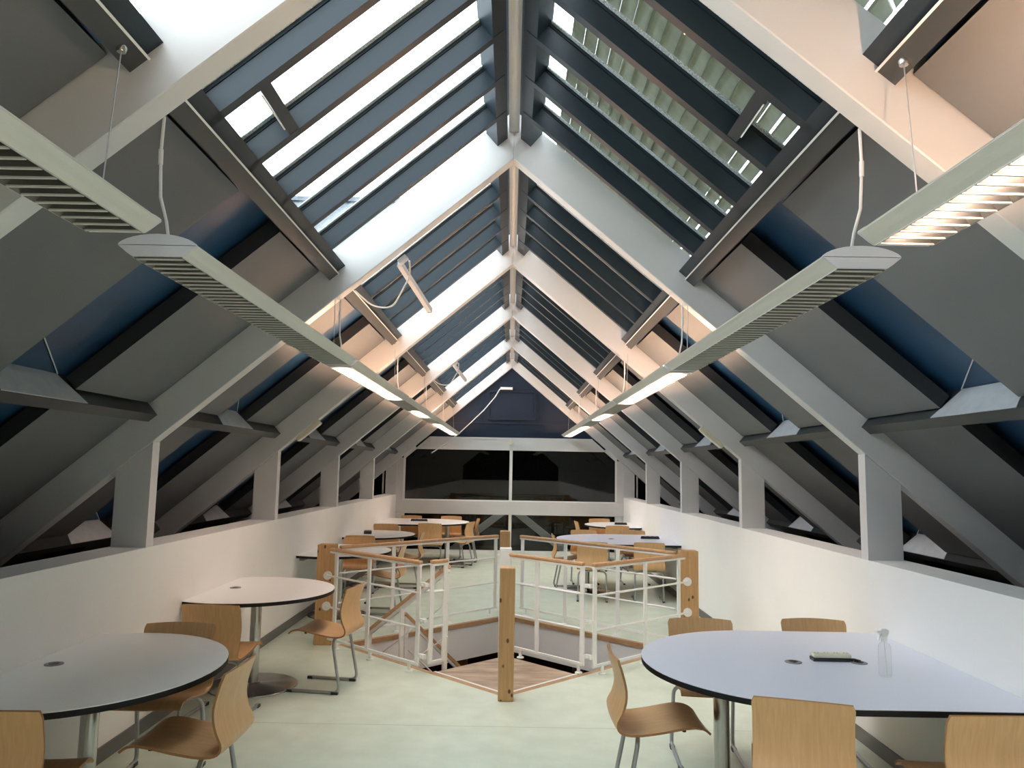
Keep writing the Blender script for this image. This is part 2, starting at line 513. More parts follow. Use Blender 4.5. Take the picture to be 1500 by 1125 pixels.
# ---------------- skylights
SK = ['in the bay overhead behind the viewpoint', 'in the nearest full bay', 'in the second bay', 'in the third bay', 'in the fourth bay', 'in the bay before the gable']
def skylights():
    nb = 6
    pitch = BAY / nb
    n = 0
    for side, nm in ((-1, 'left'), (1, 'right')):
        mb = MB(); slope_prism(mb, side, -0.04, 1.385, 0.132, 0.222, -0.024, 0.024); slope_prism(mb, side, -0.04, 1.385, 0.222, 0.227, -0.018, 0.018); slope_prism(mb, side, -0.04, 1.385, 0.227, 0.246, -0.025, 0.025); bar_me = mb.mesh('glazing_bar', 'navy_bar')
        mb = MB(); slope_prism(mb, side, -0.02, 1.37, 0.241, 0.248, -0.050, -0.0255); seal_me = mb.mesh('glazing_seal', 'seal_grey')
        mb = MB(); slope_prism(mb, side, 0.02, 1.40, 0.250, 0.256, -pitch / 2 + 0.004, pitch / 2 - 0.004); pane_me = mb.mesh('pane', 'glass_roof')
        mb = MB(); slope_prism(mb, side, 1.315, 1.385, 0.132, 0.256, TT, BAY); sill_me = mb.mesh('window_sill', 'navy_bar')
        mb = MB(); slope_prism(mb, side, 1.378, 1.386, 0.113, 0.120, TT, BAY); lip_me = mb.mesh('sill_lip', 'steel_white')
        mb = MB(); slope_prism(mb, side, -0.057, 0.03, 0.135, 0.256, TT, BAY); rid_me = mb.mesh('ridge_board', 'navy_bar')
        mb = MB(); slope_prism(mb, side, 1.095, 1.145, 0.134, 0.246, 0.026, pitch - 0.026); trim_me = mb.mesh('trimmer', 'navy_bar')
        mb = MB(); slope_prism(mb, side, 1.148, 1.154, 0.128, 0.135, 0.06, pitch - 0.09); stay_me = mb.mesh('stay_rod', 'steel_white')
        for k in range(-NBACK, NFRONT):
            y = Y0 + k * BAY
            n += 1
            where = 'behind the viewpoint' if k < -1 else SK[k + 1]
            if k < -1: where = ('two bays' if k == -2 else 'three bays') + ' behind the viewpoint'
            w = empty('window_%d' % n, (0, y, 0), kind='structure', label='dark framed roof glazing on the %s slope, %s' % (nm, where))
            for j in range(1, nb):
                b = link('glazing_bar', bar_me, w, (0, TT / 2 + j * pitch, 0))
                link('glazing_seal', seal_me, b)
            for j in range(nb):
                link('pane', pane_me, w, (0, TT / 2 + (j + 0.5) * pitch, 0))
            link('window_sill', sill_me, w)
            link('sill_lip', lip_me, w)
            link('ridge_board', rid_me, w)
            if k == 0:
                t = link('trimmer', trim_me, w, (0, TT / 2 + pitch, 0))
                link('stay_rod', stay_me, t)
    m = MB()
    m.prism([(-0.15, AZ + 0.335), (0.15, AZ + 0.335), (0.0, AZ + 0.46)], 'y', YB, YG + 0.1)
    m.build('ridge_roof', 'navy_bar', kind='structure', label='dark ridge capping along the roof peak')
skylights()

# ---------------- outside sun louvres over the right slope
def sun_louvres():
    meshes = []
    ns = 17
    for i in range(ns):
        s = 0.085 + i * 0.0815
        tilt = math.radians(5 if i < ns - 4 else 20)
        w = 0.088 if i < ns - 4 else 0.080
        m = MB()
        c = XZ(1, s + 0.04, 0.36)
        # slat cross-section: a shallow trough, tilted against the slope
        pts = []
        for q, dz in ((-0.5, 0.0), (-0.42, 0.012), (0.42, 0.0), (0.5, -0.010)):
            ds = q * w * math.cos(tilt) + dz * math.sin(tilt); dt = -q * w * math.sin(tilt) + dz * math.cos(tilt)
            pts.append((s + 0.04 + ds, 0.36 + dt))
        poly = [XZ(1, a, b) for a, b in pts] + [XZ(1, a, b + 0.006) for a, b in reversed(pts)]
        m.prism(poly, 'y', 0.0, BAY - 0.02)
        meshes.append(m.mesh('slat', 'sun_slat'))
    rm = MB(); slope_prism(rm, 1, 0.06, 1.52, 0.40, 0.44, 0.0, 0.04)
    rme = rm.mesh('carrier_rail', 'sun_slat')
    for k in range(-NBACK, NFRONT):
        where = {-3: 'third bay behind the viewpoint', -2: 'second bay behind the viewpoint', -1: 'bay at the top right picture corner', 0: 'nearest full bay', 1: 'second bay', 2: 'third bay', 3: 'fourth bay', 4: 'last bay before the gable'}[k]
        e = empty('sun_louvre', (0, Y0 + k * BAY + 0.05, 0), label='grey slatted sun louvre above the right roof glazing, ' + where, category='louvre', group='sun louvres over the right roof slope')
        for me in meshes: link('slat', me, e)
        link('carrier_rail', rme, e, (0, 0.62, 0)); link('carrier_rail', rme, e, (0, 1.92, 0))
sun_louvres()

# ---------------- glazed gable wall
def gable():
    y = YG + 0.02
    # navy boarded gable above
    m = MB(); m.prism([(-2.6, 2.29), (2.6, 2.29), (0, AZ + 0.35)], 'y', y + 0.06, y + 0.12)
    w = m.build('wall_gable', 'navy_gable', kind='structure', label='dark navy boarded gable above the internal windows')
    def part(nm, x0, x1, ya, yb, z0, z1, mt='navy_gable', parent=w):
        q = MB(); q.box(x0, x1, ya, yb, z0, z1); return q.build(nm, mt, parent)
    part('ledge_moulding', -1.35, 1.35, y + 0.035, y + 0.06, 2.585, 2.625)
    fx0, fx1, fz0, fz1 = -0.49, 0.50, 2.665, 3.27
    part('panel_moulding', fx0, fx1, y + 0.02, y + 0.06, fz0, fz0 + 0.045)
    part('panel_moulding', fx0, fx1, y + 0.02, y + 0.06, fz1 - 0.045, fz1)
    part('panel_moulding', fx0, fx0 + 0.045, y + 0.021, y + 0.06, fz0 + 0.045, fz1 - 0.045)
    part('panel_moulding', fx1 - 0.045, fx1, y + 0.021, y + 0.06, fz0 + 0.045, fz1 - 0.045)
    part('cover_batten', 0.585, 0.625, y + 0.04, y + 0.06, 2.625, 3.18)
    part('cover_batten', -0.625, -0.585, y + 0.04, y + 0.06, 2.625, 3.18)
    part('cover_batten', -0.012, 0.012, y + 0.05, y + 0.06, 2.30, 2.585)
    # white beams
    m = MB(); m.prism([(-1.92, 2.05), (1.92, 2.05), (1.63, 2.305), (-1.63, 2.305)], 'y', y - 0.02, y + 0.07)
    m.build('header_beam', 'white_paint', kind='structure', label='white beam above the upper gable windows')
    m = MB(); m.box(-2.262, 2.262, y - 0.06, y + 0.07, 0.775, 1.03)
    tb = m.build('transom_beam', 'white_paint', kind='structure', label='white beam between upper and lower gable windows')
    for sx in (-1, 1):
        for zz in (0.84, 0.965):
            q = MB(); q.tube([(sx * 2.17, y - 0.068, zz), (sx * 2.17, y - 0.059, zz)], 0.022, 12); q.build('bolt_cap', 'cap_white', tb)
    # upper windows
    for i, (xa, xb, sd) in enumerate(((-2.105, -0.018, -1), (0.042, 2.105, 1))):
        if sd < 0: poly = [(xa, 1.055), (xb, 1.055), (xb, 2.06), (-1.915, 2.06), (xa, 1.895)]
        else: poly = [(xa, 1.055), (xb, 1.055), (xb, 1.895), (1.915, 2.06), (xa, 2.06)]
        m = MB(); m.prism(poly, 'y', y + 0.045, y + 0.05)
        e = empty('window_%d' % (21 + i), (0, 0, 0), kind='structure', label='upper gable window with dark glass, %s of the white mullion' % ('left' if sd < 0 else 'right'))
        m.build('pane', 'glass_window', e)
        part('window_frame', xa - 0.03 if sd < 0 else xa, xb if sd < 0 else xb + 0.03, y + 0.0, y + 0.06, 1.03, 1.055, 'steel_white', e)
        part('window_frame', xa - 0.035 if sd < 0 else xb, xa if sd < 0 else xb + 0.035, y + 0.0, y + 0.06, 1.03, 1.90, 'steel_white', e)
        q = MB(); q.bar((sd * 2.125, y + 0.03, 1.89), (sd * 1.90, y + 0.03, 2.085), 0.06, 0.04, up=(0, 1, 0)); q.build('window_frame', 'steel_white', e)
    m = MB(); m.box(-0.018, 0.042, y - 0.01, y + 0.06, 1.03, 2.05)
    m.build('trim_1', 'steel_white', kind='structure', label='white mullion between the upper gable windows')
    # lower windows
    for i, (xa, xb, sd) in enumerate(((-2.10, -0.018, -1), (0.042, 2.10, 1))):
        e = empty('window_%d' % (23 + i), (0, 0, 0), kind='structure', label='lower gable window with dark glass, %s of the white mullion' % ('left' if sd < 0 else 'right'))
        m = MB(); m.box(xa, xb, y + 0.045, y + 0.05, 0.07, 0.775); m.build('pane', 'glass_window', e)
        part('window_frame', xa, xb, y + 0.0, y + 0.06, 0.0, 0.07, 'steel_white', e)
        part('window_frame', xa - 0.17 if sd < 0 else xb, xa if sd < 0 else xb + 0.17, y + 0.0, y + 0.06, 0.0, 0.775, 'steel_white', e)
    m = MB(); m.box(-0.018, 0.042, y - 0.01, y + 0.06, 0.0, 0.775)
    m.build('trim_2', 'steel_white', kind='structure', label='white mullion between the lower gable windows')
    for sd in (-1, 1):
        a, b = sorted((sd * 2.14, sd * 2.268))
        m = MB(); m.box(a, b, y - 0.005, y + 0.06, 1.03, 1.87)
        m.build('trim_%d' % (4 + sd), 'white_paint', kind='structure', label='white jamb beside the %s gable window' % ('left' if sd < 0 else 'right'))
        a, b = sorted((sd * 2.266, sd * 4.7))
        m = MB(); m.box(a, b, y + 0.06, y + 0.12, 0.3, 2.3)
        m.build('wall_eaves_%s' % ('left' if sd < 0 else 'right'), 'office_dark', kind='structure', label='black end wall of the eaves, %s side' % ('left' if sd < 0 else 'right'))
        # small white frame around the dark eaves light
        q = MB(); x = sd * 2.545
        q.bar((x, y + 0.04, 1.15), (x, y + 0.04, AZ - 0.8447 * 2.545), 0.03, 0.04, up=(0, 1, 0))
        q.build('trim_%d' % (7 + sd), 'steel_white', kind='structure', label='thin white edge strip in the eaves at the gable, %s side' % ('left' if sd < 0 else 'right'))
    # dark room behind the glass
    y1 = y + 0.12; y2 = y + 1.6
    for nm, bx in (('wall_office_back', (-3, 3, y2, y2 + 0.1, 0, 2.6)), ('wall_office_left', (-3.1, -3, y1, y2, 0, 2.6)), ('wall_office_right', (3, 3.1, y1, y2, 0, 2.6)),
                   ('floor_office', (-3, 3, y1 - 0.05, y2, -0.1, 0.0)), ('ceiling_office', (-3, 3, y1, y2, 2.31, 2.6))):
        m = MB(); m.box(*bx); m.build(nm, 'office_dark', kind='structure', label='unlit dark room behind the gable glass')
    for sd in (-1, 1):
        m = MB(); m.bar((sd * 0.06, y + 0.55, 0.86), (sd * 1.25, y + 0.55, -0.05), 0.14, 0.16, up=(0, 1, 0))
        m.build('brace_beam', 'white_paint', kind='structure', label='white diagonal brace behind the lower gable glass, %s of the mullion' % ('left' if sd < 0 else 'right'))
gable()

# ---------------- neighbour roof seen low through the left glazing
def neighbour():
    e = empty('neighbouring_house', (-4.0, 17.3, 0), label='slate roofed house seen through the left roof glazing', category='house')
    m = MB(); m.box(-6, 4.5, 0, 6, -3, 5.95); m.build('wall', 'brick_far', e)
    rf = MB(); rf.prism([(-0.4, 5.95), (3.0, 9.0), (6.4, 5.95), (6.4, 5.8), (3.0, 8.85), (-0.4, 5.8)], 'y', -6.2, 4.7)
    # prism is along y; turn it so that the ridge runs across the view
    rf.v = [(v[1], v[0], v[2]) for v in rf.v]
    rf.f = [f[::-1] for f in rf.f]
    r = rf.build('roof', 'slate', e)
    c = MB(); c.bar((-6.2, 3.0, 9.01), (4.7, 3.0, 9.01), 0.3, 0.12); c.build('ridge_cap', 'slate', r)
neighbour()

# ---------------- stair, platform, lower level
U1 = Vector((-math.sqrt(.5), math.sqrt(.5), 0))   # along the near-left edge, away from the platform
U2 = Vector((math.sqrt(.5), math.sqrt(.5), 0))
PF = Vector((0.0, 5.895, 0)); PS = 0.83
def stairs():
    # platform
    c = [PF, PF + U1 * PS, PF + U1 * PS + U2 * PS, PF + U2 * PS]
    e = empty('stair_platform', (0, 0, 0), label='worn brown plywood platform at the top of the stairs', category='platform')
    m = MB(); m.prism([(p.x, p.y) for p in c], 'z', -0.045, -0.004); m.build('plywood_deck', 'plywood_worn', e)
    m = MB()
    m.bar(c[0] + Vector((0, 0, -0.003)), c[1] + Vector((0, 0, -0.003)), 0.022, 0.012)
    m.build('edge_strip', 'steel_white', e)
    m = MB(); m.bar(c[0] + Vector((0, 0, -0.003)), c[3] + Vector((0, 0, -0.003)), 0.022, 0.012); m.build('edge_strip', 'steel_white', e)
    m = MB(); m.bar(c[1] + Vector((0, 0, -0.15)), c[2] + Vector((0, 0, -0.15)), 0.04, 0.2); m.build('riser', 'pine_trim', e)
    m = MB(); m.bar(c[2] + Vector((0, 0, -0.15)), c[3] + Vector((0, 0, -0.15)), 0.04, 0.2); m.build('apron', 'pine_trim', e)
    # flight
    s = empty('staircase', (0, 0, 0), label='open wooden stair descending from the platform into the opening', category='staircase')
    a0 = PF + U1 * (PS + 0.02)
    for i in range(4):
        p = a0 + U1 * (0.24 * i) + Vector((0, 0, -0.19 * (i + 1)))
        q = [p + U2 * 0.06, p + U2 * (PS - 0.02), p + U2 * (PS - 0.02) + U1 * 0.27, p + U2 * 0.06 + U1 * 0.27]
        m = MB(); m.prism([(v.x, v.y) for v in q], 'z', p.z - 0.04, p.z); m.build('tread', 'pine_trim', s)
    lz = -0.95
    p = a0 + U1 * 0.96
    q = [p + U2 * 0.04, p + U2 * 0.84, p + U2 * 0.84 + U1 * 0.40, p + U2 * 0.04 + U1 * 0.40]
    m = MB(); m.prism([(v.x, v.y) for v in q], 'z', lz - 0.05, lz); m.build('landing', 'pine_trim', s)
    for i in range(6):
        p2 = p + U2 * (0.84 + 0.24 * i) + Vector((0, 0, 0))
        z = lz - 0.19 * (i + 1)
        q = [p2 - U1 * 0.42, p2 - U1 * 0.42 + U2 * 0.26, p2 + U1 * 0.36 + U2 * 0.26, p2 + U1 * 0.36]
        m = MB(); m.prism([(v.x, v.y) for v in q], 'z', z - 0.04, z); m.build('tread', 'pine_trim', s)
    for off in (0.03, PS - 0.0):
        m = MB(); m.bar(a0 + U2 * off + Vector((0, 0, -0.22)), a0 + U2 * off + U1 * 0.98 + Vector((0, 0, -0.98)), 0.03, 0.22); m.build('stringer', 'steel_white', s)
    # stair balustrade rails
    def hand(a, b, nm='stair_handrail'):
        r = MB(); r.bar(a + Vector((0, 0, 0.02)), b + Vector((0, 0, 0.02)), 0.045, 0.03); hr = r.build(nm, 'oak_rail', s)
        r = MB(); r.bar(a - Vector((0, 0, 0.012)), b - Vector((0, 0, 0.012)), 0.03, 0.03); r.build('rail_flat', 'steel_white', hr)
        for dz in (-0.28, -0.56):
            r = MB(); r.tube([a + Vector((0, 0, dz)), b + Vector((0, 0, dz))], 0.007, 6); r.build('rail_rod', 'steel_white', hr)
        for t in (0.02, 0.55, 0.98):
            q0 = a.lerp(b, t)
            r = MB(); r.bar(q0, q0 - Vector((0, 0, 0.86)), 0.022, 0.04, up=U2); r.build('baluster', 'steel_white', hr)
    hand(a0 + U2 * 0.14 + U1 * 0.0 + Vector((0, 0, 0.82)), a0 + U2 * 0.14 + U1 * 1.15 + Vector((0, 0, 0.10)))
    hand(a0 + U1 * 1.0 + U2 * 0.45 + Vector((0, 0, 0.25)), a0 + U1 * 1.0 + U2 * 1.75 + Vector((0, 0, -0.87)))
    # lower level
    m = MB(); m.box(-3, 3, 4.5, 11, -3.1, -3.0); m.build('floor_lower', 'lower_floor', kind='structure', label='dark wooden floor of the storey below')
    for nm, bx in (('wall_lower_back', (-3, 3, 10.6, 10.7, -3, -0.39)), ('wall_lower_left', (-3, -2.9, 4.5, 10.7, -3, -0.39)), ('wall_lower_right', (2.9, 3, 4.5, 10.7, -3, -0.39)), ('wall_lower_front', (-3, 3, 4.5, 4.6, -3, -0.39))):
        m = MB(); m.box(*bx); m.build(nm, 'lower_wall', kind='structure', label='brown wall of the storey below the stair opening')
    # slab underside ring (ceiling of the storey below)
    v = []
    o = [(-3, 4.5), (3, 4.5), (3, 10.7), (-3, 10.7)]
    hh = [(HOLE[k][0] * 1.03, 7.4 + (HOLE[k][1] - 7.4) * 1.03) for k in 'FRBL']
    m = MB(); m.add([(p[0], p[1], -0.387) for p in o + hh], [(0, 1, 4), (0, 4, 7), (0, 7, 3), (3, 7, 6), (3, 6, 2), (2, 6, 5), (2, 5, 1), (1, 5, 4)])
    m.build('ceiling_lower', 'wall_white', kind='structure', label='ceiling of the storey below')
    for x, y, w_ in ((-0.55, 9.6, 'in the middle of the stair opening'), (-1.4, 9.9, 'at the left of the stair opening'), (0.9, 9.8, 'at the right of the stair opening')):
        m = MB(); m.box(x - 0.07, x + 0.07, y - 0.07, y + 0.07, -3, -0.39)
        m.build('timber_post', 'pine', label='timber post in the storey below, ' + w_, category='post', group='timber posts below')
stairs()

# ---------------- timber posts round the opening
def timber_posts():
    for (x0, x1, ya, yb, zt, lab) in ((-0.052, 0.062, 5.697, 5.812, 0.95, 'square knotty pine post standing free in front of the plywood platform'),
                                      (-1.815, -1.645, 7.33, 7.46, 0.93, 'pine newel post by the second left table at the railing end'),
                                      (1.645, 1.815, 7.33, 7.46, 0.93, 'pine newel post against the right white wall at the railing end'),
                                      (-0.10, 0.02, 9.02, 9.14, 0.95, 'short pine post at the far corner of the stair opening')):
        m = MB(); m.box(x0, x1, ya, yb, 0, zt)
        o = m.build('newel_post', 'pine', label=lab, category='post', group='pine posts at the stair opening corners')
        bv = o.modifiers.new('bevel', 'BEVEL'); bv.width = 0.008; bv.segments = 2
timber_posts()

# ---------------- railings
def railing(a, b, posts, feet, label, discs=None, clips=None, top=0.905, hooks=False, drop=()):
    """a,b floor points; posts fractions along; feet fractions along"""
    a = Vector((*a, 0)); b = Vector((*b, 0))
    d = (b - a); n = d.normalized()
    e = empty('stair_railing', tuple(a), label=label, category='railing', group='white steel railings with wooden handrails')
    A = Vector((0, 0, 0)); B = d
    Z = lambda z: Vector((0, 0, z))
    m = MB()
    h = 0.021
    m.bar(A + Z(top - 0.012), B + Z(top - 0.012), 0.046, 0.030)
    hr = m.build('handrail', 'oak_rail', e)
    bv = hr.modifiers.new('bevel', 'BEVEL'); bv.width = 0.009; bv.segments = 2
    m = MB(); m.bar(A + Z(top - 0.036), B + Z(top - 0.036), 0.030, 0.018); m.build('rail_flat', 'steel_white', e)
    for z, r in ((0.645, 0.0095), (0.362, 0.0095)):
        m = MB(); m.tube([A + Z(z), B + Z(z)], r, 6); m.build('rail_rod', 'steel_white', e)
    m = MB(); m.bar(A + Z(0.078), B + Z(0.078), 0.022, 0.020); m.build('bottom_bar', 'steel_white', e)
    side = n.cross(Vector((0, 0, 1)))
    for t in posts:
        p = A.lerp(B, t)
        m = MB(); m.bar(p + Z(0.068), p + Z(top - 0.03), 0.042, 0.014, up=side); m.build('upright', 'steel_white', e)
    for t in feet:
        p = A.lerp(B, t)
        m = MB(); m.bar(p + Z(0.0), p + Z(0.075), 0.030, 0.012, up=side)
        m.lathe([(0.032, 0.0), (0.032, 0.008), (0.026, 0.011)], 12, tuple(p)); m.build('foot', 'steel_white', e)
    if discs:
        for (t, zs) in discs:
            p = A.lerp(B, t)
            for z in zs:
                m = MB(); m.tube([p + Z(z) + Vector((0, 0.000, 0)), p + Z(z) + Vector((0, 0.016, 0))], 0.042, 18); 
                m.tube([p + Z(z) - Vector((0, 0.012, 0)), p + Z(z)], 0.012, 10)
                m.build('wall_disc', 'steel_white', e)
    if clips:
        for (t, off) in clips:
            p = A.lerp(B, t) + n * off
            for z in (0.72, 0.43, 0.15):
                m = MB(); m.bar(p - n * 0.035 + Z(z), p + n * 0.035 + Z(z), 0.035, 0.03)
                m.tube([p + Z(z) - side * 0.03, p + Z(z) + side * 0.03], 0.008, 8)
                m.build('clip', 'steel_white', e)
    return e
RAILS = [
    railing((-1.665, 7.275), (-0.715, 6.395), (0.07, 0.46, 0.985), (0.10, 0.50, 0.91), 'white railing from the pine post beside the second left table to the platform', clips=[(1.0, 0.045)]),
    railing((-0.635, 6.44), (-0.515, 6.575), (0.08, 0.92), (), 'short white railing stub where the stair goes down, near left of the platform'),
    railing((0.715, 6.415), (1.665, 7.275), (0.015, 0.54, 0.93), (0.09, 0.52), 'white railing from the platform to the pine post at the right wall'),
    railing((0.645, 6.475), (0.015, 7.105), (0.02, 0.60), (0.06, 0.82), 'white railing along the back right edge of the plywood platform', clips=[(0.0, -0.05)]),
    railing((-1.63, 7.49), (-0.125, 9.03), (0.30, 0.64, 0.985), (0.33, 0.66, 0.95), 'white railing along the far left edge of the stair opening'),
    railing((1.63, 7.49), (0.145, 9.03), (0.33, 0.67, 0.985), (0.34, 0.67, 0.95), 'white railing along the far right edge of the stair opening'),
]
def flange(rail, side):
    o = Vector(rail.location)
    for z in (0.645, 0.362):
        m = MB(); x = side * 1.705
        m.tube([Vector((x, 7.316, z)) - o, Vector((x, 7.3295, z)) - o], 0.040, 20)
        m.tube([Vector((x, 7.300, z)) - o, Vector((x, 7.316, z)) - o], 0.012, 10)
        m.tube([Vector((x, 7.306, z)) - o, Vector((side * 1.63, 7.243, z)) - o], 0.0075, 6)
        m.build('rail_flange', 'steel_white', rail)
flange(RAILS[0], -1)
flange(RAILS[2], 1)
def white_post(rail):
    o = Vector(rail.location)
    m = MB(); m.box(-0.075 - o.x, 0.035 - o.x, 7.075 - o.y, 7.135 - o.y, -0.5, 0.955)
    w = m.build('newel', 'steel_white', rail)
    bv = w.modifiers.new('bevel', 'BEVEL'); bv.width = 0.006
white_post(RAILS[3])

# ---------------- chairs
def chair_meshes():
    prof = [(-0.250, 0.765), (-0.238, 0.715), (-0.222, 0.66), (-0.212, 0.61), (-0.214, 0.565), (-0.228, 0.515), (-0.243, 0.472), (-0.240, 0.440), (-0.222, 0.418), (-0.190, 0.406),
            (-0.14, 0.403), (-0.08, 0.409), (-0.01, 0.420), (0.06, 0.432), (0.12, 0.440), (0.165, 0.438), (0.195, 0.428), (0.215, 0.413)]
    # smooth resample (Catmull-Rom)
    P = [Vector((0, p[0], p[1])) for p in prof]
    pts = []
    for i in range(len(P) - 1):
        p0 = P[max(0, i - 1)]; p1 = P[i]; p2 = P[i + 1]; p3 = P[min(len(P) - 1, i + 2)]
        for j in range(2):
            t = j / 2
            pts.append(0.5 * ((2 * p1) + (p2 - p0) * t + (2 * p0 - 5 * p1 + 4 * p2 - p3) * t * t + (3 * p1 - p0 - 3 * p2 + p3) * t ** 3))
    pts.append(P[-1])
    n = len(pts); nw = 9
    half = []
    for i, p in enumerate(pts):
        s = i / (n - 1)
        w = 0.200
        if p.z > 0.75: w = 0.190
        elif p.z > 0.70: w = 0.199
        elif p.z > 0.5 and p.y < -0.2: w = 0.197
        if p.y > 0.18: w = 0.186
        elif p.y > 0.14: w = 0.195
        half.append(w)
    def grid(off):
        v = []
        for i, p in enumerate(pts):
            t = (pts[min(n - 1, i + 1)] - pts[max(0, i - 1)]).normalized()
            nor = Vector((0, -t.z, t.y))          # towards the sitter
            if nor.y < 0 and p.z > 0.5: nor = -nor
            if p.z <= 0.5 and nor.z < 0 and p.y > -0.2: nor = -nor
            back = max(0.0, min(1.0, (p.z - 0.42) / 0.10))
            for k in range(nw):
                u = (k / (nw - 1)) * 2 - 1
                c = (0.022 * back + 0.006 * (1 - back)) * u * u
                q = p + Vector((u * half[i], 0, 0)) + nor * (c + off)
                if i <= 1: q += Vector((0, 0, -0.012 * u * u))
                v.append(q)
        return v
    th = 0.0055
    a = grid(th); b = grid(-th)
    m = MB()
    fs = []
    for i in range(n - 1):
        for k in range(nw - 1):
            fs.append((i * nw + k, i * nw + k + 1, (i + 1) * nw + k + 1, (i + 1) * nw + k))
    m.add(a, fs, 0, True)
    m.add(b, [f[::-1] for f in fs], 0, True)
    N = n * nw
    ed = []
    ring = [k for k in range(nw)] + [i * nw + nw - 1 for i in range(1, n)] + [(n - 1) * nw + k for k in range(nw - 2, -1, -1)] + [i * nw for i in range(n - 2, 0, -1)]
    for i in range(len(ring)):
        j = (i + 1) % len(ring)
        ed.append((ring[i], ring[j], N + ring[j], N + ring[i]))
    m.add(a + b, ed, 1)
    shell = m.mesh('seat_shell', ['beech', 'beech_edge'])
    legs = []
    for sx in (-1, 1):
        m = MB()
        x = sx * 0.185
        path = bezier_path([(x, 0.20, 0.013), (x, -0.205, 0.013), (sx * 0.178, -0.130, 0.378), (sx * 0.0, -0.115, 0.384)], 0.06, 5)
        m.tube(path, 0.0115, 9)
        legs.append(m.mesh('leg', 'tube_grey'))
    g = []
    for sx in (-1, 1):
        m = MB(); m.bar((sx * 0.185, -0.19, 0.010), (sx * 0.185, -0.14, 0.010), 0.027, 0.020); g.append(m.mesh('glide', 'black_plastic'))
        m = MB(); m.bar((sx * 0.185, 0.165, 0.010), (sx * 0.185, 0.206, 0.010), 0.027, 0.020); g.append(m.mesh('glide', 'black_plastic'))
    m = MB(); m.bar((-0.10, -0.118, 0.394), (0.10, -0.118, 0.394), 0.05, 0.012); mount = m.mesh('seat_mount', 'black_plastic')
    bm_ = []
    for sx in (-1, 1):
        m = MB(); m.lathe([(0.010, -0.018), (0.010, 0.0)], 8, (sx * 0.14, 0.10, 0.433)); bm_.append(m.mesh('bumper', 'black_plastic'))
    return shell, legs, g, mount, bm_
CH = chair_meshes()
def make_chair(x, y, rz, label, group, detail=True):
    """x,y: plan position of the top of the backrest; rz: direction the sitter faces (0 = away from the camera)"""
    off = Matrix.Rotation(rz, 3, 'Z') @ Vector((0, 0.245, 0))
    e = empty('chair', (x + off.x, y + off.y, 0), rz, label=label, category='chair', group=group)
    shell, legs, g, mount, bmp = CH
    link('seat_shell', shell, e)
    for i, l in enumerate(legs):
        o = link('leg', l, e)
        link('glide', g[2 * i], o); link('glide', g[2 * i + 1], o)
    link('seat_mount', mount, e)
    if detail:
        for b_ in bmp: link('bumper', b_, e)
    return e
R = math.radians
NEARC = 'plywood chairs at the near tables'
FARC = 'plywood chairs at the far tables'
CHAIRS = [
    (-1.895, 2.885, R(2), 'beech plywood chair cut by the bottom left picture corner', NEARC),
    (-1.205, 3.63, R(89), 'beech plywood chair side-on at the tip of the nearest left table', NEARC),
    (-1.87, 4.50, R(183), 'beech plywood chair at the far side of the nearest left table, against the wall', NEARC),
    (-1.933, 5.06, R(-4), 'beech plywood chair with its back to us between the first two left tables', NEARC),
    (-1.150, 5.97, R(81), 'beech plywood chair standing on open floor at the tip of the second left table', NEARC),
    (0.540, 4.00, R(-90), 'beech plywood chair side-on at the tip of the large lavender table', NEARC),
    (1.220, 4.90, R(176), 'beech plywood chair behind the large lavender table, nearer the railing', NEARC),
    (1.950, 4.95, R(175), 'beech plywood chair behind the large lavender table, nearer the white wall', NEARC),
    (1.215, 3.185, R(-17), 'beech plywood chair with its back to us, tucked under the lavender table front', NEARC),
    (1.920, 3.03, R(1), 'beech plywood chair cut by the bottom right picture corner', NEARC),
    (-1.94, 9.98, R(181), 'beech chair on the far side of the third left table by the wall', FARC),
    (-1.98, 10.22, R(0), 'beech chair backed onto the third left table, facing the fourth left table', FARC),
    (-1.91, 11.99, R(180), 'beech chair on the far side of the fourth left table by the wall', FARC),
    (-2.00, 12.42, R(0), 'beech chair by the wall on the near side of the far left corner table', FARC),
    (-1.31, 12.66, R(-3), 'beech chair with its back to us before the far left corner table', FARC),
    (-1.87, 14.66, R(180), 'beech chair behind the far left corner table nearer the wall', FARC),
    (-1.11, 14.69, R(180), 'beech chair behind the far left corner table nearer its tip', FARC),
    (-0.64, 13.20, R(72), 'beech chair at the tip of the far left corner table, the nearer one', FARC),
    (-0.55, 14.05, R(98), 'beech chair at the tip of the far left corner table, the farther one', FARC),
    (-1.21, 10.95, R(90), 'beech chair at the tip of the fourth left table', FARC),
    (-1.21, 9.02, R(88), 'beech chair at the tip of the third left table behind the railing', FARC),
    (1.08, 9.88, R(-5), 'beech chair with its back to us before the second right table, nearer the stair opening', FARC),
    (1.82, 9.92, R(-5), 'beech chair with its back to us before the second right table, nearer the wall', FARC),
    (0.62, 11.00, R(-88), 'beech chair at the tip of the second right table', FARC),
    (1.15, 11.86, R(180), 'beech chair behind the second right table, nearer its tip', FARC),
    (1.91, 11.90, R(180), 'beech chair behind the second right table, nearer the wall', FARC),
    (1.82, 12.86, R(0), 'beech chair with its back to us before the far right corner table', FARC),
    (1.72, 14.68, R(180), 'beech chair behind the far right corner table', FARC),
    (1.19, 13.85, R(-85), 'beech chair at the tip of the far right corner table', FARC),
]
for c in CHAIRS: make_chair(*c, detail=(c[4] == NEARC))

